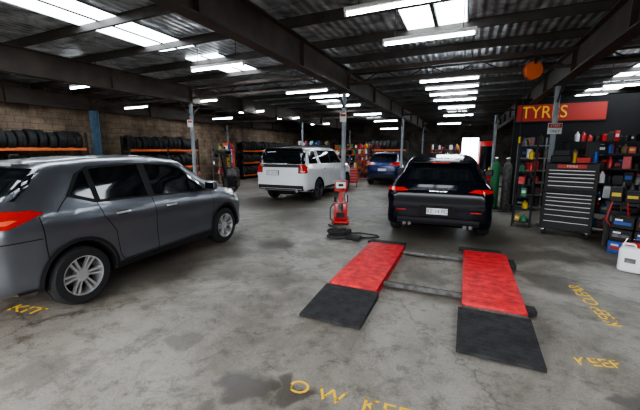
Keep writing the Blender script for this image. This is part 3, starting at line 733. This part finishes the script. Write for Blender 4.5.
tyre_rack((-8.2,23.5,0),math.pi/2,3.2,[.25,.98,1.75])
b=MB();b.box((0,0,.42),(.55,.75,.84),M_scuff,bev=.04,seg=2);b.cyl((0,-.05,.84),(0,-.05,.92),.28,M_scuff,n=28)
for a in range(4): b.box((.2*math.cos(a*1.57),-.05+.2*math.sin(a*1.57),.94),(.1,.1,.04),M_steel,rot=(0,0,a*1.57))
b.box((0,.42,1.0),(.16,.14,1.5),M_redg,bev=.02);b.box((0,.18,1.72),(.10,.6,.09),M_redg,bev=.02);b.cyl((0,-.08,1.75),(0,-.08,1.15),.03,M_chrome);b.box((0,-.08,1.13),(.12,.06,.06),M_steel)
b.box((-.1,-.42,.1),(.3,.14,.04),M_black);b.box((.1,-.42,.1),(.1,.14,.04),M_black)
b.make('tyre_changer',(-10.2,12.6,0),.5)
b=MB();b.box((0,0,.5),(.5,.5,1.0),M_redg,bev=.04,seg=2);b.box((0,0,1.12),(.55,.4,.22),M_black,bev=.02);b.cyl((.27,0,.8),(.55,0,.8),.03,M_chrome);b.lathe([(.12,0),(.3,0),(.33,.05),(.33,.15),(.3,.2),(.12,.2)],Matrix.Translation((.36,0,.8))@Matrix.Rotation(math.pi/2,4,'Y'),M_tyre,28,close=True)
b.make('wheel_balancer',(-9.4,14.6,0),.2)
for x,y,n in((-8.5,13.3,4),(-9.6,11.6,3),(-2.0,17.2,5),(-6.9,17.5,4)):
    b=MB()
    for i in range(n):
        b.lathe([(.19,.02),(.21,0),(.29,0),(.32,.04),(.32,.17),(.29,.21),(.21,.21),(.19,.19)],Matrix.Translation((random.uniform(-.02,.02),random.uniform(-.02,.02),.212*i)),M_tyre,28,close=True)
    b.make('tyre_stack',(x,y,0))
shelf_unit('storage_shelf',(-6.9,20.2,0),0,1.8,.5,2.1,5,wts=cols,mf=M_orange)
shelf_unit('storage_shelf',(-5.3,19.0,0),0,1.2,.5,2.1,6,wts=cols+[M_redg,M_redg],mf=M_redg)
shelf_unit('storage_shelf',(-11.9,14.,0),math.pi/2,1.2,.45,2.0,5,wts=cols,mf=M_galv)
shelf_unit('storage_shelf',(-1.2,21.5,0),0,1.6,.5,2.0,5,wts=cols,mf=M_redg)
shelf_unit('storage_shelf',(-9.6,20.5,0),0,2.4,.5,2.3,6,wts=cols,mf=M_steel)
b=MB();b.box((0,0,1.1),(.7,.6,2.2),M_redg,bev=.03,seg=2);b.box((0,-.305,1.2),(.56,.01,1.5),M_glass);b.box((.28,-.32,1.2),(.03,.03,.4),M_chrome)
b.make('red_locker',(.95,19.5,0))
root=empty('door_1',(.2,YB-.03,0));b=MB();b.box((0,0,1.35),(1.3,.05,2.7),M_steel);b.box((0,-.03,1.4),(1.05,.02,2.4),M_sky);b.box((0,-.045,1.4),(1.05,.02,.05),M_steel);b.box((0,-.045,1.4),(.04,.02,2.4),M_steel);b.make('glazed_panel',parent=root)
b=MB()
for s in(-.11,.11): b.box((s,0,.10),(.03,.62,.09),M_redg,bev=.01)
for y in(-.27,.27): b.cyl((-.14,y,.05),(.14,y,.05),.05,M_black)
b.cyl((0,.2,.14),(0,.2,.2),.05,M_scuff);b.cyl((0,-.25,.12),(0,-.75,.85),.016,M_redg);b.box((0,0,.09),(.18,.4,.04),M_redg)
b.make('trolley_jack',(-7.6,12.0,0),.6)

# ------------------------------------------------------------------ floor lettering
def worn():
    m=bpy.data.materials.new('worn_yellow_paint');m.use_nodes=True;nt=m.node_tree;b=nt.nodes['Principled BSDF'];b.inputs['Base Color'].default_value=(.80,.48,.01,1);b.inputs['Roughness'].default_value=.6
    tr=N(nt,'ShaderNodeBsdfTransparent');mx=N(nt,'ShaderNodeMixShader');no=N(nt,'ShaderNodeTexNoise');no.inputs['Scale'].default_value=14;no.inputs['Detail'].default_value=6;tc=N(nt,'ShaderNodeTexCoord');nt.links.new(tc.outputs['Object'],no.inputs['Vector'])
    r=N(nt,'ShaderNodeValToRGB');r.color_ramp.elements[0].position=.39;r.color_ramp.elements[1].position=.47;nt.links.new(no.outputs['Fac'],r.inputs['Fac'])
    nt.links.new(r.outputs['Color'],mx.inputs[0]);nt.links.new(tr.outputs[0],mx.inputs[1]);nt.links.new(b.outputs[0],mx.inputs[2]);nt.links.new(mx.outputs[0],nt.nodes['Material Output'].inputs[0]);return m
M_worn=worn()
text('floor_lettering','O W  KEE',.18,(-.66,1.94,.002),(0,0,math.radians(4)),M_worn,ext=.0005,sx=1.15)
text('floor_lettering','KEEP CLEAR',.20,(1.45,4.5,.002),(0,0,math.radians(95)),M_worn,ext=.0005)
text('floor_lettering','KEEP',.16,(1.12,3.18,.002),(0,0,math.radians(15)),M_worn,ext=.0005)
text('floor_lettering','KIT',.2,(-4.35,1.75,.002),(0,0,math.radians(10)),M_worn,ext=.0005,sx=1.5)

# ------------------------------------------------------------------ light/camera
w=bpy.data.worlds.new('sky');scene.world=w;w.use_nodes=True;nt=w.node_tree;bg=nt.nodes['Background']
tc=N(nt,'ShaderNodeTexCoord');se=N(nt,'ShaderNodeSeparateXYZ');nt.links.new(tc.outputs['Generated'],se.inputs[0])
mr=N(nt,'ShaderNodeMapRange');nt.links.new(se.outputs[2],mr.inputs[0]);mr.inputs[1].default_value=-.2;mr.inputs[2].default_value=.6
r=N(nt,'ShaderNodeValToRGB');e=r.color_ramp.elements;e[0].position=0;e[0].color=(.10,.095,.085,1);e[1].position=1;e[1].color=(1,1,1,1)
for p,c in((.25,(.08,.08,.08,1)),(.36,(.14,.14,.14,1)),(.45,(.85,.88,.92,1))):
    q=e.new(p);q.color=c
nt.links.new(mr.outputs[0],r.inputs['Fac']);nt.links.new(r.outputs['Color'],bg.inputs[0]);bg.inputs[1].default_value=8.5
cd=bpy.data.cameras.new('camera');cam=bpy.data.objects.new('camera',cd);col.objects.link(cam)
cam.location=(0,0,1.75);cam.rotation_euler=(math.radians(90-9.6),0,math.radians(24));cd.sensor_width=36;cd.lens=325/640*36;cd.clip_start=.05
scene.camera=cam
try:
    scene.view_settings.view_transform='AgX';scene.view_settings.look='AgX - Medium High Contrast';scene.view_settings.exposure=.40
except Exception as ex: print(ex)
